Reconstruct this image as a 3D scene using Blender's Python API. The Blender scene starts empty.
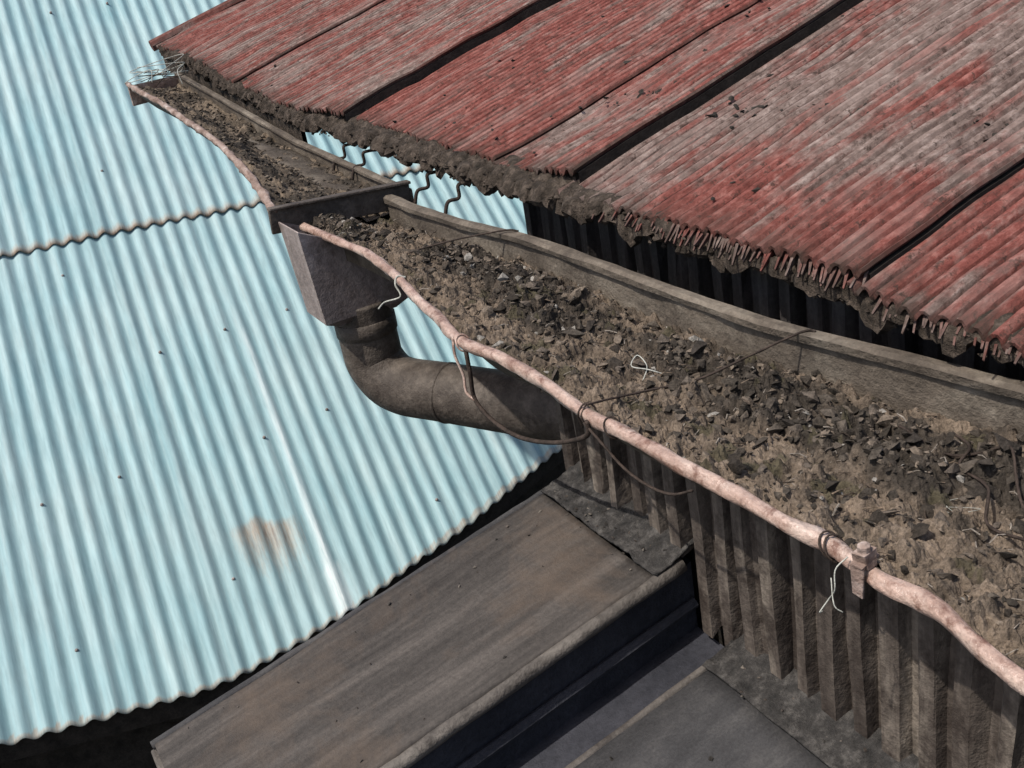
import bpy, math, random
from mathutils import Vector, Matrix, noise
random.seed(7)
R=random.random
def U(a,b): return a+(b-a)*R()
scene=bpy.context.scene
def fn(x,y,z=0.0,o=4):
    return noise.fractal(Vector((x,y,z)),1.0,2.0,o)
def sm(t): t=max(0,min(1,t)); return t*t*(3-2*t)
def lerpP(pts,t):
    if t<=pts[0][0]: return pts[0][1:]
    for i in range(len(pts)-1):
        a=pts[i];b=pts[i+1]
        if t<=b[0]:
            k=(t-a[0])/(b[0]-a[0]); return tuple(a[j]+(b[j]-a[j])*k for j in range(1,len(a)))
    return pts[-1][1:]

# ---------------------------------------------------------------- materials
class NT:
    def __init__(s,name):
        s.m=bpy.data.materials.new(name); s.m.use_nodes=True
        s.t=s.m.node_tree; s.b=s.t.nodes['Principled BSDF']
    def n(s,ty,**k):
        x=s.t.nodes.new(ty)
        for a,b in k.items():
            if hasattr(x,a): setattr(x,a,b)
        return x
    def l(s,a,b): s.t.links.new(a,b)
    def coord(s,kind='Object',scale=(1,1,1),rot=(0,0,0)):
        tc=s.n('ShaderNodeTexCoord'); mp=s.n('ShaderNodeMapping')
        mp.inputs['Scale'].default_value=scale; mp.inputs['Rotation'].default_value=rot
        s.l(tc.outputs[kind],mp.inputs[0]); return mp.outputs[0]
    def noise(s,co,scale=5,detail=5,rough=.6,dist=0):
        x=s.n('ShaderNodeTexNoise'); x.inputs['Scale'].default_value=scale
        x.inputs['Detail'].default_value=detail; x.inputs['Roughness'].default_value=rough
        x.inputs['Distortion'].default_value=dist
        s.l(co,x.inputs['Vector']); return x.outputs['Fac']
    def ramp(s,fac,stops):
        x=s.n('ShaderNodeValToRGB'); e=x.color_ramp.elements
        while len(e)<len(stops): e.new(.5)
        for i,(p,c) in enumerate(stops):
            e[i].position=p
            e[i].color=(c,c,c,1) if isinstance(c,(int,float)) else (*c,1)
        s.l(fac,x.inputs[0]); return x.outputs[0]
    def mix(s,f,a,b,mode='MIX'):
        x=s.n('ShaderNodeMix',data_type='RGBA',blend_type=mode)
        for i,v in ((0,f),(6,a),(7,b)):
            if isinstance(v,(int,float)): x.inputs[i].default_value=v
            elif isinstance(v,tuple): x.inputs[i].default_value=(*v,1)
            else: s.l(v,x.inputs[i])
        return x.outputs[2]
    def math(s,op,a,b=0.0):
        x=s.n('ShaderNodeMath',operation=op)
        for i,v in ((0,a),(1,b)):
            if isinstance(v,(int,float)): x.inputs[i].default_value=v
            else: s.l(v,x.inputs[i])
        return x.outputs[0]
    def vcol(s,name='Col'):
        x=s.n('ShaderNodeVertexColor'); x.layer_name=name
        sp=s.n('ShaderNodeSeparateColor'); s.l(x.outputs[0],sp.inputs[0]); return x.outputs[0],sp.outputs
    def fin(s,col,rough=.8,bump=None,bs=.4,bd=.01,metal=0,spec=.3):
        s.l(col,s.b.inputs['Base Color'])
        s.b.inputs['Roughness'].default_value=rough
        s.b.inputs['Metallic'].default_value=metal
        s.b.inputs['Specular IOR Level'].default_value=spec
        if bump is not None:
            x=s.n('ShaderNodeBump'); x.inputs['Strength'].default_value=bs; x.inputs['Distance'].default_value=bd
            s.l(bump,x.inputs['Height']); s.l(x.outputs[0],s.b.inputs['Normal'])
        return s.m

def weathered(name,stops,scale=8,stretch=(1,1,1),grime=None,gscale=3,glo=.5,ghi=.65,rough=.85,bs=.5,bd=.01,fine=60,spec=.2,metal=0):
    N=NT(name); co=N.coord('Object',stretch); c0=N.coord('Object')
    a=N.noise(co,scale,5,.7); col=N.ramp(a,stops)
    f=N.noise(c0,fine,3,.75)
    col=N.mix(.5,col,N.ramp(f,[(.3,.3),(.7,1.0)]),'MULTIPLY')
    if grime:
        g=N.noise(c0,gscale,5,.72,.3); col=N.mix(N.ramp(g,[(glo,0.0),(ghi,.85)]),col,grime)
    return N.fin(col,rough,f,bs,bd,metal,spec)

# blue sheet
N=NT('faded_blue_painted_metal')
uv=N.coord('UV',(5.0,.35,1)); uvb=N.coord('UV',(1,1,1)); uvs=N.coord('UV',(14,1.2,1)); uvw=N.coord('UV',(9,2.2,1))
vc,ch=N.vcol()
st=N.noise(uv,1.6,4,.65); bl=N.noise(uvb,.7,4,.6); fi=N.noise(uvs,2.5,4,.75)
col=N.ramp(st,[(.3,(.19,.335,.365)),(.5,(.26,.405,.43)),(.72,(.36,.485,.495))])
col=N.mix(N.ramp(bl,[(.35,0.0),(.7,.5)]),col,(.38,.465,.465))
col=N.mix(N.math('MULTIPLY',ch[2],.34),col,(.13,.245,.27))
col=N.mix(.42,col,N.ramp(fi,[(.33,.45),(.6,1.0)]),'MULTIPLY')
rr=N.noise(uvs,1.2,5,.75); rw=N.noise(uvw,1.0,5,.8)
rm=N.ramp(N.math('ADD',N.math('MULTIPLY',ch[0],.50),N.math('MULTIPLY',N.math('ADD',rr,rw),.50)),[(.66,0.0),(1.04,.85)])
rm=N.math('MULTIPLY',rm,N.math('GREATER_THAN',ch[0],.02))
col=N.mix(rm,col,N.ramp(fi,[(.35,(.17,.085,.045)),(.62,(.36,.25,.16))]))
wm=N.math('MULTIPLY',ch[1],N.ramp(rr,[(.38,.15),(.6,1.0)]))
col=N.mix(wm,col,(.72,.76,.75))
M_blue=N.fin(col,.6,None,0,0,0,.3)

# red sheet
N=NT('weathered_red_painted_metal')
uv=N.coord('UV',(1,6,1)); uv1=N.coord('UV',(.8,2.2,1)); uvf=N.coord('UV',(12,34,1)); uvq=N.coord('UV',(2.0,26,1)); uvp=N.coord('UV',(22,34,1))
vc,ch=N.vcol()
a=N.noise(uv1,2.4,5,.74,.4); b=N.noise(uvf,1.6,5,.8); q=N.noise(uvq,1.0,4,.65)
mred=N.ramp(N.math('ADD',N.math('MULTIPLY',a,.95),N.math('ADD',N.math('MULTIPLY',q,.75),N.math('MULTIPLY',ch[0],.33))),[(.84,0.0),(1.20,.95)])
grey=N.ramp(b,[(.3,(.065,.046,.039)),(.5,(.165,.12,.104)),(.72,(.34,.27,.24))])
red=N.ramp(b,[(.28,(.065,.019,.015)),(.5,(.17,.052,.042)),(.75,(.33,.15,.125))])
col=N.mix(mred,grey,red)
sp=N.noise(uvp,1.2,4,.85)
col=N.mix(N.ramp(sp,[(.54,0.0),(.65,.85)]),col,(.04,.026,.021))
dk=N.noise(uvq,2.1,4,.75)
col=N.mix(N.ramp(dk,[(.51,0.0),(.66,.65)]),col,(.065,.044,.037))
lg=N.noise(uv,1.1,4,.72)
col=N.mix(N.ramp(lg,[(.50,0.0),(.68,.5)]),col,(.27,.205,.18))
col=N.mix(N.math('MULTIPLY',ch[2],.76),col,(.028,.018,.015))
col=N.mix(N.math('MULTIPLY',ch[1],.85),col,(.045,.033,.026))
M_red=N.fin(col,.9,b,.8,.007,0,.10)

M_dark=weathered('old_dark_timber',[(.3,(.016,.014,.012)),(.7,(.055,.046,.038))],12,(1,1,1),rough=.9)
M_board=weathered('aged_brown_gutter_board',[(.3,(.085,.068,.053)),(.5,(.155,.127,.10)),(.7,(.25,.215,.172))],7,(1,.5,1),grime=(.05,.04,.032),gscale=6,glo=.45,ghi=.67,bs=.6)
M_lip=weathered('peeling_copper_pink_paint',[(.3,(.26,.155,.115)),(.5,(.46,.32,.26)),(.72,(.64,.51,.43))],20,(1,.3,1),grime=(.13,.06,.038),gscale=22,glo=.50,ghi=.64,rough=.38,bs=.6,bd=.006,fine=90,spec=.5)
M_box=weathered('stained_mauve_metal',[(.3,(.21,.165,.15)),(.5,(.31,.255,.235)),(.72,(.42,.36,.34))],7,(1,1,.3),grime=(.095,.07,.056),gscale=8,glo=.50,ghi=.70,rough=.6,bs=.4)
M_pipe=weathered('brown_drain_pipe',[(.3,(.045,.035,.029)),(.5,(.085,.069,.057)),(.72,(.155,.128,.106))],9,(1,1,1),grime=(.18,.15,.125),gscale=10,glo=.52,ghi=.78,rough=.6,bs=.5)
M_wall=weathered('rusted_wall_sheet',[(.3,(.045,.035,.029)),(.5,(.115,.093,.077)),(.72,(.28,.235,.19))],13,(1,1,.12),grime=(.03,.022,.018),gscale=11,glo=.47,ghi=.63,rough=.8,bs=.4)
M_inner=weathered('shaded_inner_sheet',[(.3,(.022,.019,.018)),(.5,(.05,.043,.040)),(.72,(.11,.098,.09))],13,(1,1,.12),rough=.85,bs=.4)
M_rf1=weathered('tarred_lean_to_sheet',[(.3,(.034,.029,.026)),(.5,(.062,.054,.048)),(.7,(.108,.093,.082))],3.5,(.5,6,1),grime=(.10,.073,.054),gscale=3.0,glo=.50,ghi=.78,rough=.75,bs=.35,fine=90)
M_rf2=weathered('dark_slate_felt',[(.3,(.036,.035,.036)),(.5,(.058,.056,.057)),(.7,(.095,.09,.087))],6,(1,2,1),grime=(.10,.082,.07),gscale=5,glo=.58,ghi=.8,rough=.9,bs=.5,bd=.004,fine=180)
M_felt=weathered('gritty_flashing',[(.3,(.022,.021,.02)),(.5,(.052,.048,.045)),(.7,(.13,.12,.11))],30,(1,1,1),rough=.95,bs=1,bd=.008,fine=150)
M_shadow=weathered('shadow_toned_fascia',[(.3,(.020,.021,.027)),(.7,(.052,.052,.062))],6,(1,1,1),rough=.8)  # near-black tone puts shade into the colour of lean-to walls and channel
M_edge=weathered('worn_edge_metal',[(.3,(.075,.065,.058)),(.7,(.17,.15,.13))],14,(.3,1,1),grime=(.04,.034,.03),gscale=12,rough=.7)
M_wire=weathered('rusty_wire',[(.3,(.025,.018,.014)),(.7,(.07,.05,.04))],30,rough=.8)
M_string=weathered('bleached_twine',[(.3,(.32,.32,.28)),(.7,(.58,.58,.52))],40,rough=.9)
M_ground=weathered('bare_ground',[(.3,(.05,.045,.035)),(.7,(.12,.10,.08))],2,(1,1,1),grime=(.04,.06,.025),gscale=.4,rough=.95)
M_moss=weathered('mossy_dirt',[(.3,(.020,.016,.012)),(.5,(.058,.045,.035)),(.72,(.16,.125,.10))],26,(1,1,1),rough=1,bs=1,bd=.01,fine=120)
M_rustL=weathered('rusty_sheet_edge',[(.3,(.11,.065,.048)),(.5,(.29,.21,.175)),(.72,(.52,.44,.40))],14,(1,.5,1),rough=.8,bs=.5)
N=NT('rotted_leaf_debris'); vc,ch=N.vcol(); c0=N.coord('Object')
f=N.noise(c0,110,4,.8); g=N.noise(c0,30,4,.72)
col=N.mix(.75,vc,N.ramp(f,[(.3,.2),(.62,1.15)]),'MULTIPLY')
col=N.mix(.5,col,N.ramp(g,[(.35,.25),(.6,1.0)]),'MULTIPLY')
M_deb=N.fin(col,.95,f,.9,.008,0,.15)

# ---------------------------------------------------------------- mesh helpers
def obj(name,V,F,mat,parent=None,uv=None,col=None,smooth=False):
    me=bpy.data.meshes.new(name); me.from_pydata([tuple(v) for v in V],[],F)
    me.materials.append(mat)
    if uv is not None:
        L=me.uv_layers.new(name='UVMap'); li=[0]*len(me.loops); me.loops.foreach_get('vertex_index',li)
        flat=[]
        for i in li: flat+=[uv[i][0],uv[i][1]]
        L.data.foreach_set('uv',flat)
    if col is not None:
        A=me.color_attributes.new('Col','FLOAT_COLOR','POINT'); flat=[]
        for c in col: flat+=[c[0],c[1],c[2],1]
        A.data.foreach_set('color',flat)
    if smooth: me.polygons.foreach_set('use_smooth',[True]*len(me.polygons))
    me.update()
    o=bpy.data.objects.new(name,me); scene.collection.objects.link(o)
    if parent: o.parent=parent
    return o
def empty(name):
    o=bpy.data.objects.new(name,None); scene.collection.objects.link(o); return o
def grid(nu,nv,f):
    V=[];UVs=[];C=[];F=[]
    for i in range(nu):
        for j in range(nv):
            p,u,c=f(i,j); V.append(p);UVs.append(u);C.append(c)
    for i in range(nu-1):
        for j in range(nv-1):
            F.append((i*nv+j,(i+1)*nv+j,(i+1)*nv+j+1,i*nv+j+1))
    return V,F,UVs,C
def box(V,F,x0,x1,y0,y1,z0,z1,jit=0,M=None):
    k=len(V)
    for x in(x0,x1):
        for y in(y0,y1):
            for z in(z0,z1):
                p=Vector((x+U(-jit,jit),y+U(-jit,jit),z+U(-jit,jit)))
                V.append(M@p if M else p)
    for f in((0,1,3,2),(4,6,7,5),(0,4,5,1),(2,3,7,6),(0,2,6,4),(1,5,7,3)): F.append(tuple(k+a for a in f))
def bevel(o,w=.005,seg=2):
    m=o.modifiers.new('b','BEVEL'); m.width=w; m.segments=seg; m.limit_method='ANGLE'
def tube(V,F,pts,rad,seg=8,caps=True,wob=0,ws=20):
    pts=[Vector(p) for p in pts]; k0=len(V); n=len(pts); up=Vector((.12,.05,1)).normalized()
    prev=None
    for i,p in enumerate(pts):
        t=(pts[min(i+1,n-1)]-pts[max(i-1,0)]).normalized()
        if prev is None:
            a=t.cross(up)
            if a.length<.1: a=t.cross(Vector((1,0,0)))
            a.normalize()
        else:
            a=prev-t*prev.dot(t); a.normalize()
        prev=a; b=t.cross(a)
        r=rad(i/(n-1)) if callable(rad) else rad
        for s in range(seg):
            an=2*math.pi*s/seg
            rr=r*(1+(wob*fn(p.x*ws+s*.9,p.y*ws,p.z*ws+math.cos(an)*2,2) if wob else 0))
            V.append(p+(a*math.cos(an)+b*math.sin(an))*rr)
    for i in range(n-1):
        for s in range(seg):
            s2=(s+1)%seg
            F.append((k0+i*seg+s,k0+i*seg+s2,k0+(i+1)*seg+s2,k0+(i+1)*seg+s))
    if caps:
        F.append(tuple(k0+s for s in range(seg))[::-1]); F.append(tuple(k0+(n-1)*seg+s for s in range(seg)))
def catmull(P,n=8):
    P=[Vector(p) for p in P]; out=[]
    Q=[P[0]*2-P[1]]+P+[P[-1]*2-P[-2]]
    for i in range(1,len(Q)-2):
        p0,p1,p2,p3=Q[i-1:i+3]
        for k in range(n):
            t=k/n
            out.append(.5*((2*p1)+(p2-p0)*t+(2*p0-5*p1+4*p2-p3)*t*t+(3*p1-p0-3*p2+p3)*t**3))
    out.append(P[-1]); return out
def wire(name,P,r,mat,parent=None,n=8,seg=6,wob=0):
    V=[];F=[]; tube(V,F,catmull(P,n),r,seg,True,wob,40); return obj(name,V,F,mat,parent,smooth=True)

# ================================================================ BLUE HOUSE
blue=empty('blue_roofed_house')
O=Vector((-1.77,4.83,-3.4)); rv=Vector((.13,1,.7)).normalized(); nv_=Vector((.413,-3.094,4.343)).normalized(); ev=rv.cross(nv_).normalized()
PB=.137
EB=[(-3.2,.15),(0,0),(.7,-.05),(1.2,-.085),(1.5,-.06),(2.0,.05),(2.61,.25),(3.47,.57),(4.36,.95),(10.5,3.2)]
def eaveb(a): return lerpP(EB,a)[0]
def lapb(a): return 3.89+.088*a
def bluesheet(name,lo,hi,off,rows,rustedge):
    a0,a1=-3.2,10.5; nc=int((a1-a0)/(PB/8))
    def f(i,j):
        a=a0+(a1-a0)*i/(nc-1); t=j/(rows-1)
        sheet=math.floor((a+.1)/.78)
        jag=.014*math.sin(sheet*7.3)+.008*math.cos(2*math.pi*a/PB)
        b=lo(a)+jag*(1-t)+(hi(a)-lo(a)-jag*(1-t))*(t**1.25)
        w=math.cos(2*math.pi*a/PB)
        h=.0165*w+.014*fn(a*.8,b*.6,3,3)+off*(1 - .6*t)
        h+=.012*fn(a*3,b*1.2,9,2)*max(0,1-t*6)
        e=(a+.1)/.78; e=e-math.floor(e)
        if e<.09: h+=.005
        p=O+ev*a+rv*b+nv_*h
        ru=0.0
        da=abs(a-1.98+.08*fn(b*3,2,2,2))
        bt=1.12+.10*fn(a*4,6,1,3)
        if 0<(bt-b)<.95 and da<.5: ru=max(ru,.9*(1-sm((da-.02)/.44))*sm((bt-b)/.12)*(1-sm((bt-.05-b)/.85)))
        if rustedge and b-lo(a)<.13: ru=max(ru,1.0-(b-lo(a)-jag)/.13)
        if not rustedge and b-lo(a)<.05: ru=max(ru,.7)
        ru=max(ru,.8*math.exp(-((a+.1)/.12)**2-((b-1.0)/.25)**2))
        wh=0.0
        aw=2.33+.02*fn(b*1.5,3,1,2)
        if .1<b<3.2: wh=max(0,min(1,1.3-abs(a-aw)/.03))*sm((3.3-b)/.8)*(.55+.45*sm((1.3-b)/.8))
        if .1<b<.55 and a<2.6: wh=max(wh,.9*max(0,1-abs(a-aw)/.09))
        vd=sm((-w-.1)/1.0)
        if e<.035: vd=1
        return p,(a,b),(max(0,min(1,ru)),wh,vd)
    V,F,UV_,C=grid(nc,rows,f)
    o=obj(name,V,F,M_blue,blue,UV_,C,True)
    m=o.modifiers.new('s','SOLIDIFY'); m.thickness=.006; m.offset=-1
    return o
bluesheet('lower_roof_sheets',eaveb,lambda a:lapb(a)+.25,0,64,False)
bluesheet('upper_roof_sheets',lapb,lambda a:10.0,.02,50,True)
V=[];F=[]
for b0 in (.45,1.55,2.6,3.6,4.6,5.7,6.8):
    for k in range(-20,74,4):
        if R()<.4: continue
        a=k*PB; b=b0+.1*a+U(-.05,.05)
        if b<eaveb(a)+.1: continue
        h=.022+(.02 if b>lapb(a) else 0)
        c=O+ev*a+rv*b+nv_*h
        tube(V,F,[c-nv_*.01,c+nv_*.002,c+nv_*.010],lambda t:[.014,.012,.005][int(round(t*2))],7)
obj('roof_screws',V,F,M_box,blue)
AA=[e[0] for e in EB]
V=[];F=[]
for i,a in enumerate(AA):
    p=O+ev*a+rv*(eaveb(a)+.25)-nv_*.10
    V+=[p,Vector((p.x,p.y,-7))]
    if i: k=2*i; F.append((k-2,k-1,k+1,k))
obj('house_wall',V,F,M_dark,blue)
V=[];F=[]
for i,a in enumerate(AA):
    P_=O+ev*a+rv*(eaveb(a)+.07)
    V+=[P_+Vector((0,0,-.05)),P_+Vector((0,0,-.22)),P_+Vector((0,.04,-.22)),P_+Vector((0,.04,-.05))]
    if i:
        k=4*i
        for q in range(4): F.append((k-4+q,k-4+(q+1)%4,k+(q+1)%4,k+q))
obj('eave_fascia',V,F,M_dark,blue)

# ================================================================ RED HOUSE
house=empty('red_roofed_house')
PR=.039
def redlift(y): return .19*sm((y-3.1)/2.8)
def redz(x,y): return .125+.25*(x-.55)+redlift(y)
panels=[(-3.2,-.145,.010,.55,.42),(-.145,1.0,.026,.565,.05),(1.0,1.47,.048,.615,.25),(1.47,2.74,.014,.62,.80),(2.74,4.2,.052,.585,.25),(4.2,5.75,.014,.56,.40)]
def eavex(y):
    for (a,b,h,xe,_) in panels:
        if a<=y<b: return xe
    return .55
for pi,(y0,y1,h0,xe,redness) in enumerate(panels):
    nc=int((y1+.03-y0)/(PR/7))+1; rows=34
    def f(i,j):
        y=y0+(y1+.03-y0)*i/(nc-1); t=j/(rows-1); t=t**1.3
        x0=xe+.020*fn(y*9,pi*3,0,4)+.01*math.sin(y*3)
        x=x0+(3.6-x0)*t
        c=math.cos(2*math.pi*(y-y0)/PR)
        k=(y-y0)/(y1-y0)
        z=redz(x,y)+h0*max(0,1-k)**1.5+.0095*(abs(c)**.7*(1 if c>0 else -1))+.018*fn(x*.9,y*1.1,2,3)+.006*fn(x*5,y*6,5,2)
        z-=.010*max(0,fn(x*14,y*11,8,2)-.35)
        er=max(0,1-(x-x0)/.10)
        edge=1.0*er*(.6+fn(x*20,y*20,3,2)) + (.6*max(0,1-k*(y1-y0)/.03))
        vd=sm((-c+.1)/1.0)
        rd=redness+.25*fn(x*2,y*2,7,2)
        if pi==1: rd+=.9*max(0,1-(x-x0)/.35)*sm((.75-y)/.4)
        if pi==3: rd-=.5*sm((x-.9)/1.0)
        return Vector((x,y,z)),(x,y),(max(0,rd),max(0,min(1,edge)),vd)
    V,F,UV_,C=grid(nc,rows,f)
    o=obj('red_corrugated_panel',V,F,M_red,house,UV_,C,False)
    m=o.modifiers.new('s','SOLIDIFY'); m.thickness=.008; m.offset=-1
    V=[];F=[]
    for k in range(62):
        x=xe+.012+k*.049; z=redz(x,y0)+h0-.004+.018*fn(x*.9,y0*1.1,2,3)+.006*fn(x*5,y0*6,5,2)
        V+=[Vector((x,y0-.0015,z)),Vector((x,y0-.0015,z-.10)),Vector((x,y0+.02,z-.10)),Vector((x,y0+.02,z-.004))]
        if k:
            b=4*k
            for q in range(4): F.append((b-4+q,b-4+(q+1)%4,b+(q+1)%4,b+q))
    obj('lap_shadow_strip',V,F,M_dark,house)  # dark strip closes the lap step and stands in for the overlap shadow
V=[];F=[]
P_=[Vector((.52+k*.2,5.78,redz(.52+k*.2,5.78)+.02)) for k in range(16)]
tube(V,F,P_,.035,8,True,.1); obj('verge_capping',V,F,M_red,house,[(v.x,v.y) for v in V],[(.6,.3,.1)]*len(V))
# mossy eave shelf
def shx(y): return (.553+.020*fn(y*3,4,4,3))*sm((y-.7)/.25)+(eavex(y)+.008)*(1-sm((y-.7)/.25))
ysh=[-3.1+8.8*k/600 for k in range(601)]
def f(i,j):
    y=ysh[i]; t=j/13; xo=shx(y); xi=max(eavex(y),xo)+.05
    x=xo+(xi-xo)*t
    lump=.026*fn(x*24,y*20,3,5)
    dr=-.024*(1-sm(t*5))
    if y<.75: dr-=.014
    return Vector((x+.026*fn(y*22,2,t,4)*(1-t),y,redz(x,y)-.008+dr+lump*(1-.75*t)+(.03*fn(y*8,5,1,3)-.006)*(1-t))),(0,0),(0,0,0)
V,F,_,_=grid(601,14,f); o=obj('eave_moss_shelf',V,F,M_moss,house); m=o.modifiers.new('s','SOLIDIFY'); m.thickness=.02; m.offset=-1
V=[];F=[]
for k in range(3600):
    y=U(-2.0,5.7)
    if R()>.55+1.2*fn(y*4,9,2,3): continue
    x0=shx(y); x=U(x0-.014,max(eavex(y)+.03,x0+.03)); z=redz(x,y)-U(-.008,.042)-(.012 if y<.75 else 0)
    s=U(.003,.013)*(.8 if y<.75 else 1)
    c=Vector((x,y,z)); k0=len(V)
    for (dx,dy,dz) in((1,0,0),(-1,0,0),(0,1,0),(0,-1,0),(0,0,1),(0,0,-1)):
        V.append(c+Vector((dx*s*U(.6,1.2),dy*s*U(.8,2.0),dz*s*U(.5,1.6))))
    for t in((0,2,4),(2,1,4),(1,3,4),(3,0,4),(2,0,5),(1,2,5),(3,1,5),(0,3,5)): F.append(tuple(k0+q for q in t))
obj('eave_moss',V,F,M_moss,house)
# frill of narrow corroded sheet ends at the eave
V=[];F=[];C=[]
y=-2.6
while y<.92:
    dens=.6+.8*fn(y*5,3,3,3)
    if not(-.19<y<-.14) and R()<.60+dens*.5:
        x=eavex(y)+U(-.012,.008); z=redz(x,y)+.002
        for (a,b,h,xe,_) in panels:
            if a<=y<b: z+=h*(1-(y-a)/(b-a))**1.5
        Lg=U(.018,.046)*(1.0 if y<.55 else .7); w=U(.003,.0052)
        top=Vector((x+.016,y,z+.001)); 
        tip=Vector((x-.012-Lg*U(.15,.45),y-U(.008,.026),z-Lg*.8))
        k0=len(V)
        V+=[top+Vector((0,-w,0)),top+Vector((0,w,0)),top+Vector((.008,0,-.014)),tip+Vector((0,-.0022,0)),tip+Vector((0,.0022,0)),tip+Vector((.003,0,-.005))]
        dk=U(.1,.65)
        C+=[(.35,dk*.6,.15)]*3+[(.1,dk,.3)]*3
        F+=[(0+k0,1+k0,4+k0,3+k0),(1+k0,2+k0,5+k0,4+k0),(2+k0,k0,3+k0,5+k0),(3+k0,4+k0,5+k0),(k0,2+k0,1+k0)]
    y+=.0125*U(.7,1.3)*(1 if y<.55 else 1.6)
obj('eave_frill',V,F,M_red,house,[(v.x,v.y) for v in V],C)
def flake(V,F,c,s,flat=.35,C=None,col=None):
    k0=len(V); q=Matrix.Rotation(U(0,6.28),3,'Z')@Matrix.Rotation(U(-.7,.7),3,'X')@Matrix.Rotation(U(-.7,.7),3,'Y')
    sx,sy,sz=s*U(.7,1.6),s*U(.5,1.1),s*flat*U(.5,1.3)
    for d in((1,.2,0),(.5,.9,0),(-.6,.8,0),(-1,-.1,0),(-.4,-.9,0),(.6,-.8,0)):
        V.append(c+q@Vector((d[0]*sx*U(.7,1.2),d[1]*sy*U(.7,1.2),sz*U(-.3,.3))))
    V.append(c+q@Vector((U(-.3,.3)*sx,U(-.3,.3)*sy,sz))); V.append(c+q@Vector((0,0,-sz)))
    for i in range(6):
        j=(i+1)%6; F.append((k0+i,k0+j,k0+6)); F.append((k0+j,k0+i,k0+7))
    if C is not None: C+= [col]*8
V=[];F=[]
for k in range(260):
    r=R()
    if r<.4: y=U(-.2,.9); x=1.12+.05*math.sin(y*6)+random.gauss(0,.03)
    elif r<.5: y=random.gauss(1.2,.1); x=random.gauss(1.05,.04)
    else: y=U(-1.2,4.5); x=U(.6,1.9)
    flake(V,F,Vector((x,y,redz(x,y)+.024)),U(.003,.013),.5)
obj('roof_flakes',V,F,M_dark,house)
def corr_wall(name,xw,y0,y1,zt,zb,pitch,amp,mat,parent,jag=0):
    nc=int((y1-y0)/(pitch/12))
    rows=9
    def f(i,j):
        y=y0+(y1-y0)*i/(nc-1); yy=y+.018*noise.noise(Vector((y*9,2,xw))); ph=(yy/pitch)%1
        idx=math.floor(yy/pitch); wd=.62+.18*noise.noise(Vector((idx*5.1,3,0)))
        s=0 if ph<wd-.12 else (ph-wd+.12)/.07 if ph<wd-.05 else 1 if ph<.93 else (1-ph)/.07
        am=amp*(1+.5*noise.noise(Vector((idx*2.7,8,1))))
        bot=zb(y)+(jag*noise.noise(Vector((idx*3.7,1.3,0)))+ (jag*.9 if s>.5 else -jag*.2) if jag else 0)
        t=j/(rows-1); z=zt+(bot-zt)*t
        lean=.020*noise.noise(Vector((idx*1.7,z*1.5,4)))
        return Vector((xw+am*s-amp+lean,y+.008*noise.noise(Vector((idx*2.3,z*5,0))),z)),(y,z),(0,0,0)
    V,F,UV_,C=grid(nc,rows,f); o=obj(name,V,F,mat,parent)
    m=o.modifiers.new('s','SOLIDIFY'); m.thickness=.004; return o
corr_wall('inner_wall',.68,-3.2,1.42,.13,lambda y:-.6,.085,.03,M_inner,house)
V=[];F=[]
box(V,F,.71,3.6,1.36,1.40,-7,.10); obj('side_wall',V,F,M_dark,house)
V=[];F=[]
for k in range(30):
    y=3.25+2.45*k/29; zt=redz(.56,y)+.0; zb=zt-.14
    V+=[Vector((.555,y,zt)),Vector((.555,y,zb)),Vector((.575,y,zb)),Vector((.575,y,zt))]
    if k:
        b=4*k
        for q in range(4): F.append((b-4+q,b-4+(q+1)%4,b+(q+1)%4,b+q))
obj('far_eave_board',V,F,M_moss,house)
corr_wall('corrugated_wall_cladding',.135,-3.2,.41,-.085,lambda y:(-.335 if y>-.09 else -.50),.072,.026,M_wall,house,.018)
V=[];F=[]
box(V,F,.165,.70,-3.2,.405,-7,-.16); obj('wall_core',V,F,M_dark,house)

# ================================================================ GUTTER
g=empty('rain_gutter')
lipP=[(-3.0,0),(-1.7,0),(-1.2,-.012),(-.96,-.02),(-.81,.012),(-.71,.010),(-.6,.018),(-.53,.01),(-.4,.01),(-.25,0),(-.07,0),(.03,-.002),(.22,.008),(.42,.01),(.56,-.01),(.66,0),(.75,.02),(.88,.035),(1.02,.06),(1.15,.08),(1.29,.10),(1.45,.105),(1.62,.10),(1.8,.088),(1.94,.08)]
L=[Vector((x+.008*fn(y*5,2,0),y,.011*fn(y*5,8,1))) for y,x in lipP]
Lc=catmull(L,12)
V=[];F=[]
tube(V,F,Lc,lambda t:.0140*(1+.18*fn(t*24,1,2)),14,True,.24,14)
obj('front_bead',V,F,M_lip,g,smooth=True)
def lipx(y): return lerpP(lipP,y)[0]
backP=[(-3,.62),(-1.2,.59),(-.53,.55),(-.1,.48),(.05,.462),(.49,.46),(1.08,.45),(1.69,.40),(1.95,.40)]
def backx(y): return lerpP(backP,y)[0]
ys=[-3+4.95*k/120 for k in range(121)]
prof=[(0,.008),(.035,-.03),(.08,-.06),(.16,-.10),(.3,-.13),(.6,-.14),(1.0,-.135)]
def f(i,j):
    y=ys[i]; a=lipx(y); b=backx(y); s,z=prof[j]; 
    x=a+.008+(b-a)*s if s>.1 else a+.008+s*.6
    return Vector((x,y,z+.003*fn(y*6,j,0))),(0,0),(0,0,0)
V,F,_,_=grid(121,7,f); o=obj('trough',V,F,M_board,g,smooth=True); m=o.modifiers.new('s','SOLIDIFY'); m.thickness=.005; m.offset=1
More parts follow.
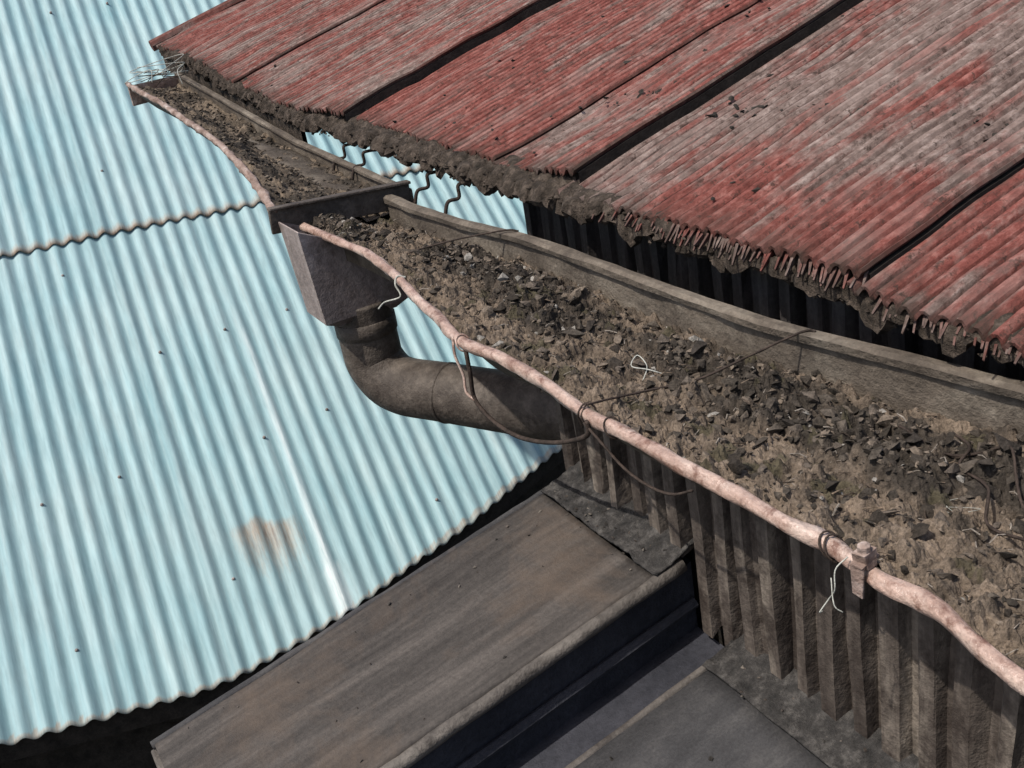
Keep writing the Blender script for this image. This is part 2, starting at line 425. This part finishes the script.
def sweep(name,ys,sec,mat,parent,xf,wob=.003):
    n=len(sec)
    def f(i,j):
        y=ys[i]; s=sec[j%n]
        return Vector((xf(y)[0]+s[0]+wob*fn(y*5,j%n,0,2),y,xf(y)[1]+s[1]+wob*fn(y*4,j%n+5,0,2))),(0,0),(0,0,0)
    V,F,_,_=grid(len(ys),n+1,f)
    F.append(tuple(range(n))[::-1]); F.append(tuple((len(ys)-1)*(n+1)+q for q in range(n)))
    return obj(name,V,F,mat,parent)
sec=[(0,-.15),(0,.010),(-.010,.014),(-.012,.030),(.0,.036),(.022,.034),(.026,.02),(.018,-.15)]
sweep('back_board',ys,sec,M_board,g,lambda y:(backx(y),-.002-.014*sm((y-.9)/.6)+.010*sm((.4-y)/.6)),.005)
flip=[(1.965,.0,.06),(2.31,.045,.115),(2.7,.09,.135),(3.09,.13,.15),(3.6,.15,.165),(4.21,.187,.18),(4.7,.19,.192),(5.17,.21,.205)]
Lf=[Vector((x+.010*fn(y*5,1,0),y,z+.010*fn(y*7,4,0))) for y,x,z in flip]
V=[];F=[]; tube(V,F,catmull(Lf,14),lambda t:.014*(1+.35*fn(t*40,3,0)),10,True,.6,12); obj('far_front_bead',V,F,M_rustL,g,smooth=True)
def flx(y): return lerpP(flip,y)
ysf=[1.965+3.25*k/70 for k in range(71)]
fbP=[(1.96,-.025),(3.2,.01),(4.2,.09),(5.3,.175)]
def fb(y): return (.49+.01*(y-2)/3, lerpP(fbP,y)[0])
def f(i,j):
    y=ysf[i]; a,z0=flx(y); b,zb=fb(y); s,z=prof[j]
    x=a+.006+(b-a)*s if s>.1 else a+.006+s*.6
    return Vector((x,y,z0+z*.75-.06*s)),(0,0),(0,0,0)
V,F,_,_=grid(71,7,f); o=obj('far_trough',V,F,M_board,g,smooth=True); m=o.modifiers.new('s','SOLIDIFY'); m.thickness=.005; m.offset=1
sec2=[(0,-.10),(0,.02),(-.01,.024),(-.01,.034),(.0,.04),(.018,.038),(.02,.03),(.016,-.10)]
sweep('far_back_board',ysf,sec2,M_board,g,fb)
V=[];F=[]; box(V,F,.21,.50,5.2,5.215,.08,.19,.004); obj('end_cap',V,F,M_rustL,g)

# ================================================================ DEBRIS
def debz(x,y):
    a=lipx(y);b=backx(y); s=(x-a)/(b-a)
    base=-.010-.058*sm(s*1.3)
    clump=sm((fn(x*4+3,y*2.2,5,3)+.30)*1.6)
    band=math.exp(-((s-.62)/.30)**2)
    if y>.8: band=max(band,.85*sm((y-.8)/.5)*sm(s*4))
    h=.038*clump*band
    rip=.004*math.sin(y*95+fn(x*9,y*6,1,2)*6)*(1-band*.6)
    r=1-abs(fn(x*14,y*12,4,4)); r2=1-abs(fn(x*34,y*30,7,3))
    cb=clump*band
    return base+h+.028*fn(x*18,y*16,1,5)+(.044*(r-.75)+.036*(r2-.75))*(.3+.7*cb)+.008*fn(x*80,y*75,3,3)+rip, cb, s
ny=840; nx=124
def mixc(a,b,t): return tuple(a[i]+(b[i]-a[i])*t for i in range(3))
def f(i,j):
    y=-1.9+3.86*i/(ny-1); a=lipx(y)+.010; b=backx(y)-.002
    x=a+(b-a)*j/(nx-1); z,d,s=debz(x,y)
    n2=fn(x*12,y*10,9,4)
    c=mixc((.24,.185,.138),(.068,.056,.045),min(1,max(0,.10+d*1.4+n2*1.1+.15*s)))  # crust to dark clumps; last term paints shading towards the back board
    if n2>.42: c=mixc(c,(.12,.105,.06),.5)
    return Vector((x,y,z)),(0,0),c
V,F,_,C=grid(ny,nx,f); obj('gutter_debris',V,F,M_deb,None,None,C,False)
deb=bpy.data.objects['gutter_debris']
V=[];F=[];C=[]
for k in range(19000):
    y=U(-1.6,1.93); a=lipx(y)+.02;b=backx(y)-.01; x=U(a,b); z,d,s=debz(x,y)
    w=.15+.85*d
    if R()>w: continue
    r=R(); sz=U(.002,.006) if r<.72 else U(.006,.012) if r<.95 else U(.012,.019)
    col=random.choice([(.055,.045,.036),(.085,.07,.056),(.115,.095,.076),(.16,.13,.105),(.06,.05,.04),(.22,.175,.135)])
    if R()<.035: col=(.38,.35,.31)
    flake(V,F,Vector((x,y,z+sz*.2)),sz,U(.35,1.0),C,col)
for k in range(90):
    y=random.choice([random.gauss(-.35,.25),random.gauss(1.0,.3),U(-1.2,1.8)])
    a=lipx(y);b=backx(y); x=a+(b-a)*random.gauss(.66,.14)
    if not(a+.03<x<b-.02): continue
    z=debz(x,y)[0]; flake(V,F,Vector((x,y,z+.002)),U(.013,.025),.7,C,random.choice([(.06,.05,.042),(.09,.075,.06),(.14,.115,.092)]))
o=obj('leaf_chips',V,F,M_deb,deb,None,C)
V=[];F=[];C=[]
for k in range(1100):
    y=U(-1.6,1.9); a=lipx(y)+.03;b=backx(y)-.02; x=U(a,b); z=debz(x,y)[0]
    an=U(0,6.28); Lh=U(.008,.035); dd=Vector((math.cos(an),math.sin(an),U(-.1,.25)))*Lh
    k0=len(V); p=Vector((x,y,z+.003))
    tube(V,F,[p,p+dd*.5+Vector((U(-.004,.004),U(-.004,.004),U(0,.006))),p+dd],U(.0006,.0016),5)
    col=random.choice([(.24,.18,.13),(.08,.06,.045),(.36,.31,.26),(.14,.105,.08)])
    C+=[col]*(len(V)-k0)
obj('twigs',V,F,M_deb,deb,None,C)
def fdz(s,y):
    a,z0=flx(y); b,zb=fb(y); a+=.012; x=a+(b-a)*s; zt=zb-.02
    z=(z0-.012)*(1-sm(s*1.2))+zt*sm(s*1.2)-.012*math.sin(s*3.14)+.026*fn(x*14,y*9,1,5)+.03*(1-abs(fn(x*9,y*7,4,3))-.75)+.003*math.sin(y*60)
    return x,z
def f(i,j):
    y=1.97+3.22*i/449; s=j/49; x,z=fdz(s,y)
    n2=fn(x*8,y*5,4,4)
    return Vector((x,y,z)),(0,0),mixc((.23,.178,.13),(.06,.05,.04),min(1,max(0,.45+n2*1.6)))
V,F,_,C=grid(450,50,f); obj('far_debris',V,F,M_deb,deb,None,C)
V=[];F=[];C=[]
for k in range(2200):
    y=1.99+3.1*R()**1.4; s=U(.05,.97); x,z=fdz(s,y); sz=U(.003,.012)
    flake(V,F,Vector((x,y,z+sz*.25)),sz,.7,C,random.choice([(.05,.04,.032),(.09,.075,.06),(.14,.11,.085),(.22,.18,.14)]))
obj('far_leaf_chips',V,F,M_deb,deb,None,C)

# ================================================================ HOPPER + PIPE
dp=empty('downspout')
def frustum(V,F,rings):
    k0=len(V); n=len(rings[0])
    for r in rings:
        for p in r: V.append(Vector(p))
    for i in range(len(rings)-1):
        for s in range(n):
            s2=(s+1)%n; F.append((k0+i*n+s,k0+i*n+s2,k0+(i+1)*n+s2,k0+(i+1)*n+s))
def rect(x0,x1,y0,y1,z,sl=0): return [(x0,y0,z),(x1,y0,z+sl),(x1,y1,z+sl),(x0,y1,z)]
V=[];F=[]
frustum(V,F,[rect(.0,.40,1.755,1.955,.038,-.20),rect(.004,.40,1.76,1.955,-.03,-.15),rect(.02,.33,1.76,1.95,-.30,0),rect(.07,.29,1.78,1.93,-.325,0)])
F.append((15,14,13,12)); F=[f_[::-1] for f_ in F]
o=obj('hopper_box',V,F,M_box,dp); m=o.modifiers.new('s','SOLIDIFY'); m.thickness=.006; m.offset=-1; bevel(o,.022,4)
V=[];F=[]
M=Matrix.Translation(Vector((0,1.97,.055)))@Matrix.Rotation(.085,4,'Y')
box(V,F,-.02,.50,-.008,.010,-.06,.022,.002,M); box(V,F,-.022,.505,-.02,.018,.0225,.032,.001,M)
o=obj('junction_plate',V,F,M_pipe,dp); bevel(o,.003)
V=[];F=[]
P_=catmull([(.187,1.85,-.28),(.187,1.85,-.36),(.187,1.85,-.45),(.192,1.84,-.53),(.23,1.76,-.60),(.33,1.56,-.605),(.60,1.03,-.61),(.80,.62,-.62)],8)
tube(V,F,P_,.105,28); obj('pipe',V,F,M_pipe,dp,smooth=True)
V=[];F=[]; tube(V,F,[(.187,1.85,-.345),(.187,1.85,-.347),(.187,1.85,-.40),(.187,1.85,-.403)],lambda t:.110 if .2<t<.8 else .105,28); obj('pipe_socket',V,F,M_pipe,dp,smooth=True)
V=[];F=[]
c=Vector((.33,1.56,-.605)); dd=(Vector((.6,1.03,-.61))-c).normalized()
tube(V,F,[c-dd*.008,c-dd*.006,c+dd*.006,c+dd*.008],lambda t:.108 if .2<t<.8 else .104,28); obj('pipe_seam',V,F,M_pipe,dp,smooth=True)

# ================================================================ LEAN-TO ROOFS
def slz(x,z0): return z0+.18*(x-.12)
def slab(name,x0,x1,y0,y1,z0,mat,parent,thick=.03):
    nx_,ny_=60,26
    def f(i,j):
        x=x0+(x1-x0)*i/(nx_-1); y=y0+(y1-y0)*j/(ny_-1)
        return Vector((x,y,slz(x,z0)+.006*fn(x*2.5,y*3,1,3))),(0,0),(0,0,0)
    V,F,_,_=grid(nx_,ny_,f)
    if x1<x0: F=[q[::-1] for q in F]
    if y1<y0: F=[q[::-1] for q in F]
    o=obj(name,V,F,mat,parent,smooth=True); m=o.modifiers.new('s','SOLIDIFY'); m.thickness=thick; m.offset=-1
    return o
def edgebead(name,x0,x1,y,z0,r,mat,parent,dz=0):
    V=[];F=[]; P_=[Vector((x0+(x1-x0)*k/30,y+.002*fn(k*.3,2,0),slz(x0+(x1-x0)*k/30,z0)+dz+.003*fn(k*.4,7,0))) for k in range(31)]
    tube(V,F,P_,r,12,True,.15,8); return obj(name,V,F,mat,parent,smooth=True)
lt=empty('lean_to_roof')
slab('top_sheet',.03,-.96,-.075,.37,-.33,M_rf1,lt)
edgebead('rolled_edge',.10,-.965,-.080,-.33,.016,M_edge,lt,-.015)
edgebead('far_edge',.10,-.965,.372,-.33,.010,M_rf2,lt,-.006)
V=[];F=[]; box(V,F,-.972,-.955,-.08,.38,-.64,-.545)
o=obj('end_fascia',V,F,M_edge,lt); bevel(o,.004)
k=[(-.93,-.068),( .13,-.068),(.13,.35),(-.93,.35)]
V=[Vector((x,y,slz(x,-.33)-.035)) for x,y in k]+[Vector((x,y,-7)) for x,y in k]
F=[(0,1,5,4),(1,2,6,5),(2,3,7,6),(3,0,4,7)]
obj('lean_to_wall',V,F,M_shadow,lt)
V=[];F=[]
P_=[Vector((x,-.082,slz(x,-.33)-.125)) for x in (.12,-.96)]
tube(V,F,P_,.012,8); obj('fascia_rail',V,F,M_shadow,lt)
def strip(name,x0,x1,y0,y1,z0,par,rise):
    def f(i,j):
        y=y0+(y1-y0)*i/80; t=j/24; x=x0+(x1-x0)*t
        return Vector((x+.005*fn(y*12,j*.1,0,3)*(1-t),y,slz(x,z0)+.006+rise*t*t+.006*fn(x*40,y*40,2,3))),(0,0),(0,0,0)
    V,F,_,_=grid(81,25,f); o=obj(name,V,F[::-1],M_felt,par,smooth=True); m=o.modifiers.new('s','SOLIDIFY'); m.thickness=.006; m.offset=0; return o
strip('wall_flashing',.03,.142,-.085,.37,-.33,lt,.02)
l2=empty('lean_to_roof')
slab('top_sheet',.04,-2.6,-.215,-3.2,-.485,M_rf2,l2)
edgebead('rolled_edge',.12,-2.6,-.212,-.485,.009,M_edge,l2,-.004)
strip('wall_flashing',.035,.15,-3.2,-.21,-.485,l2,.02)
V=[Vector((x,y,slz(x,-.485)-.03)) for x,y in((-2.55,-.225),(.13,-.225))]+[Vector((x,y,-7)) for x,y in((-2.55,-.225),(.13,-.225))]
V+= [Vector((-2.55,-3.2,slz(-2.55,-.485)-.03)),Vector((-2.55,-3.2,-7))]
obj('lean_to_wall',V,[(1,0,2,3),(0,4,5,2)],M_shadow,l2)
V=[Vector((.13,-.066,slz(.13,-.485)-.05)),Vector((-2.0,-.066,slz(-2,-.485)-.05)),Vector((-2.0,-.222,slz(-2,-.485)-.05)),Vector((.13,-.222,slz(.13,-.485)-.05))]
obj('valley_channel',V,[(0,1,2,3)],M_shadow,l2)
V=[];F=[];C=[]
for k in range(380):
    if R()<.45: x=U(-.9,.1); y=U(-.06,.36)
    else: x=U(-.5,.12); y=U(-1.1,-.24)
    if R()<.85: x=.14-abs(random.gauss(0,.05))
    z=slz(x,-.33 if y>-.1 else -.485)+(.012 if x>.03 else .002)
    flake(V,F,Vector((x,y,z)),U(.0012,.005),.6,C,random.choice([(.12,.10,.085),(.08,.065,.055),(.22,.19,.16),(.05,.045,.04)]))
obj('roof_grit',V,F,M_deb,lt,None,C)

# ================================================================ WIRES
w=empty('hanger_wire')
wire('cross_tie',[(.49,-.08,.042),(.47,-.06,.042),(.36,-.02,.014),(.26,.02,-.014),(.17,.06,-.018),(.08,.06,-.002),(.0,.045,.018)],.0026,M_wire,w,wob=.3)
wire('cross_tie_loop',[(.0,.045,.02),(-.018,.04,.0),(-.01,.035,-.020),(.012,.04,-.016),(.018,.045,.006),(.0,.05,.019),(-.018,.052,.0),(-.012,.05,-.03)],.0020,M_wire,w)
w2=empty('hanger_wire')
wire('cross_tie',[(.47,1.12,.03),(.44,1.15,.035),(.33,1.25,.02),(.24,1.33,.0),(.19,1.38,-.02)],.0028,M_wire,w2)
w3=empty('drooping_cable')
wire('cable',[(-.015,.55,-.0),(-.02,.54,-.07),(-.02,.54,-.137),(-.02,.46,-.165),(-.02,.33,-.159),(-.02,.17,-.11),(-.02,.03,-.04),(-.02,.015,.0)],.0055,M_wire,w3)
wire('cable_tail',[(-.02,.03,-.01),(-.022,-.03,-.03),(-.02,-.1,-.06),(-.02,-.18,-.065),(-.02,-.25,-.05),(-.015,-.305,-.02)],.003,M_wire,w3)
wire('cable_drop',[(-.02,.60,.012),(-.03,.585,-.03),(-.025,.57,-.08),(-.03,.56,-.12),(-.02,.535,-.14)],.0035,M_lip,w3)
for y in (2.66,2.45,1.86,1.62):
    b=empty('eave_bracket')
    wire('hook',[(.62,y-.05,.125),(.60,y-.03,.10),(.60,y-.02,.075),(.56,y,.075),(.535,y+.005,.07),(.53,y+.005,.03),(.49,y+.01,.025),(.47,y+.01,-.02)],.0065,M_wire,b,6)
def ring(name,y,rad,r,mat):
    V=[];F=[]; c=Vector((lipx(y),y,0)); P_=[c+Vector((math.cos(a)*rad,.012*math.sin(a),math.sin(a)*rad)) for a in [k*math.pi/8 for k in range(17)]]
    tube(V,F,P_,r,6); return obj(name,V,F,mat,None,smooth=True)
ring('tie_wire',-.60,.0185,.0018,M_wire); ring('tie_wire',-.612,.0185,.0018,M_wire)
ring('tie_wire',-.045,.0185,.0018,M_wire); ring('tie_wire',.57,.018,.0025,M_lip)
V=[];F=[]
c=Vector((lipx(-.68)-.002,-.68,0))
M=Matrix.Translation(c)@Matrix.Rotation(.2,4,'Z')
box(V,F,-.013,.011,-.011,.011,.010,.036,.003,M); box(V,F,-.022,-.0175,-.010,.010,-.034,.020,.002,M); box(V,F,-.022,.022,-.009,.013,.0165,.0205,.001,M)
tube(V,F,[M@Vector((-.003,0,.034)),M@Vector((-.004,0,.046)),M@Vector((-.004,.001,.05))],lambda t:.010 if t<.9 else .005,8)
o=obj('lip_clamp',V,F,M_rustL); bevel(o,.003)
def string(P,r=.0016): return wire('twine_scrap',P,r,M_string,None,10,5)
z=debz(.22,.18)[0]
string([(.20,.14,z+.006),(.235,.17,z+.02),(.24,.21,z+.032),(.215,.20,z+.018),(.225,.15,z+.022),(.25,.13,z+.008)],.0014)
string([(.085,1.10,.012),(.065,1.11,.018),(.05,1.10,.0),(.05,1.08,-.03),(.02,1.13,-.05),(-.01,1.11,-.055)],.0026)
string([(.0,-.655,.016),(-.02,-.65,.0),(-.028,-.655,-.03),(-.025,-.64,-.055),(-.04,-.635,-.075),(-.03,-.63,-.082)],.0012)
string([(-.02,-.64,-.02),(-.035,-.66,-.05),(-.028,-.67,-.062)],.001)
for (x,y) in ((.30,-.62),(.12,1.7)):
    z=debz(x,y)[0]; P_=[(x+U(-.04,.04),y+U(-.04,.04),z+U(.0,.010)) for k in range(6)]; string(P_,.0005)
for pts in ([(.46,-.45),(.42,-.52),(.36,-.55),(.33,-.63),(.27,-.68),(.24,-.78)],[(.50,-.52),(.45,-.56),(.40,-.62),(.33,-.70),(.31,-.8)],[(.38,-.40),(.40,-.50),(.44,-.60)]):
    P_=[(x,y,debz(x,y)[0]+.020+U(-.006,.010)) for x,y in pts]; wire('dead_vine',P_,.0028,M_wire,None,8,6,.3)
for k in range(6):
    c=Vector((.33,4.9,.22)); P_=[c+Vector((U(-.16,.2),U(-.3,.3),U(-.03,.10))) for q in range(5)]; wire('dead_vine',P_,.0022,M_moss if k%2 else M_string,None,10,5)

# ================================================================ GROUND
s=400
obj('ground',[(-s,-s,-7),(s,-s,-7),(s,s,-7),(-s,s,-7)],[(0,1,2,3)],M_ground)

# ================================================================ LIGHT / WORLD / CAMERA
sd=Vector((-.48,-.02,.88)).normalized()
sun=bpy.data.lights.new('sun','SUN'); sun.energy=4.3; sun.angle=math.radians(.8); sun.color=(1,.955,.88)
so=bpy.data.objects.new('sun',sun); scene.collection.objects.link(so); so.rotation_mode='QUATERNION'; so.rotation_quaternion=sd.to_track_quat('Z','Y')
W=bpy.data.worlds.new('World'); scene.world=W; W.use_nodes=True
sk=W.node_tree.nodes.new('ShaderNodeTexSky'); sk.sky_type='NISHITA'; sk.sun_disc=False
sk.sun_elevation=math.asin(sd.z); sk.sun_rotation=math.atan2(sd.x,sd.y); sk.dust_density=3.0
bg=W.node_tree.nodes['Background']; bg.inputs[1].default_value=.15
W.node_tree.links.new(sk.outputs[0],bg.inputs[0])
scene.view_settings.view_transform='Standard'; scene.view_settings.look='None'; scene.view_settings.exposure=0
th=math.radians(25); ro=math.radians(10); ya=math.radians(25.6)
hd=Vector((math.sin(ya),math.cos(ya),0)); rt=Vector((math.cos(ya),-math.sin(ya),0)); up=Vector((0,0,1))
fw=hd*math.cos(th)-up*math.sin(th); Uv=hd*math.sin(th)+up*math.cos(th)
cx=rt*math.cos(ro)-Uv*math.sin(ro); cy=rt*math.sin(ro)+Uv*math.cos(ro); cz=-fw
cd=bpy.data.cameras.new('camera'); cd.sensor_width=36; cd.lens=36*1100/1024; cd.clip_start=.05; cd.clip_end=1500
co=bpy.data.objects.new('camera',cd); scene.collection.objects.link(co)
mm=Matrix((cx,cy,cz)).transposed().to_4x4(); mm.translation=Vector((-.967,-1.654,1.0)); co.matrix_world=mm
scene.camera=co
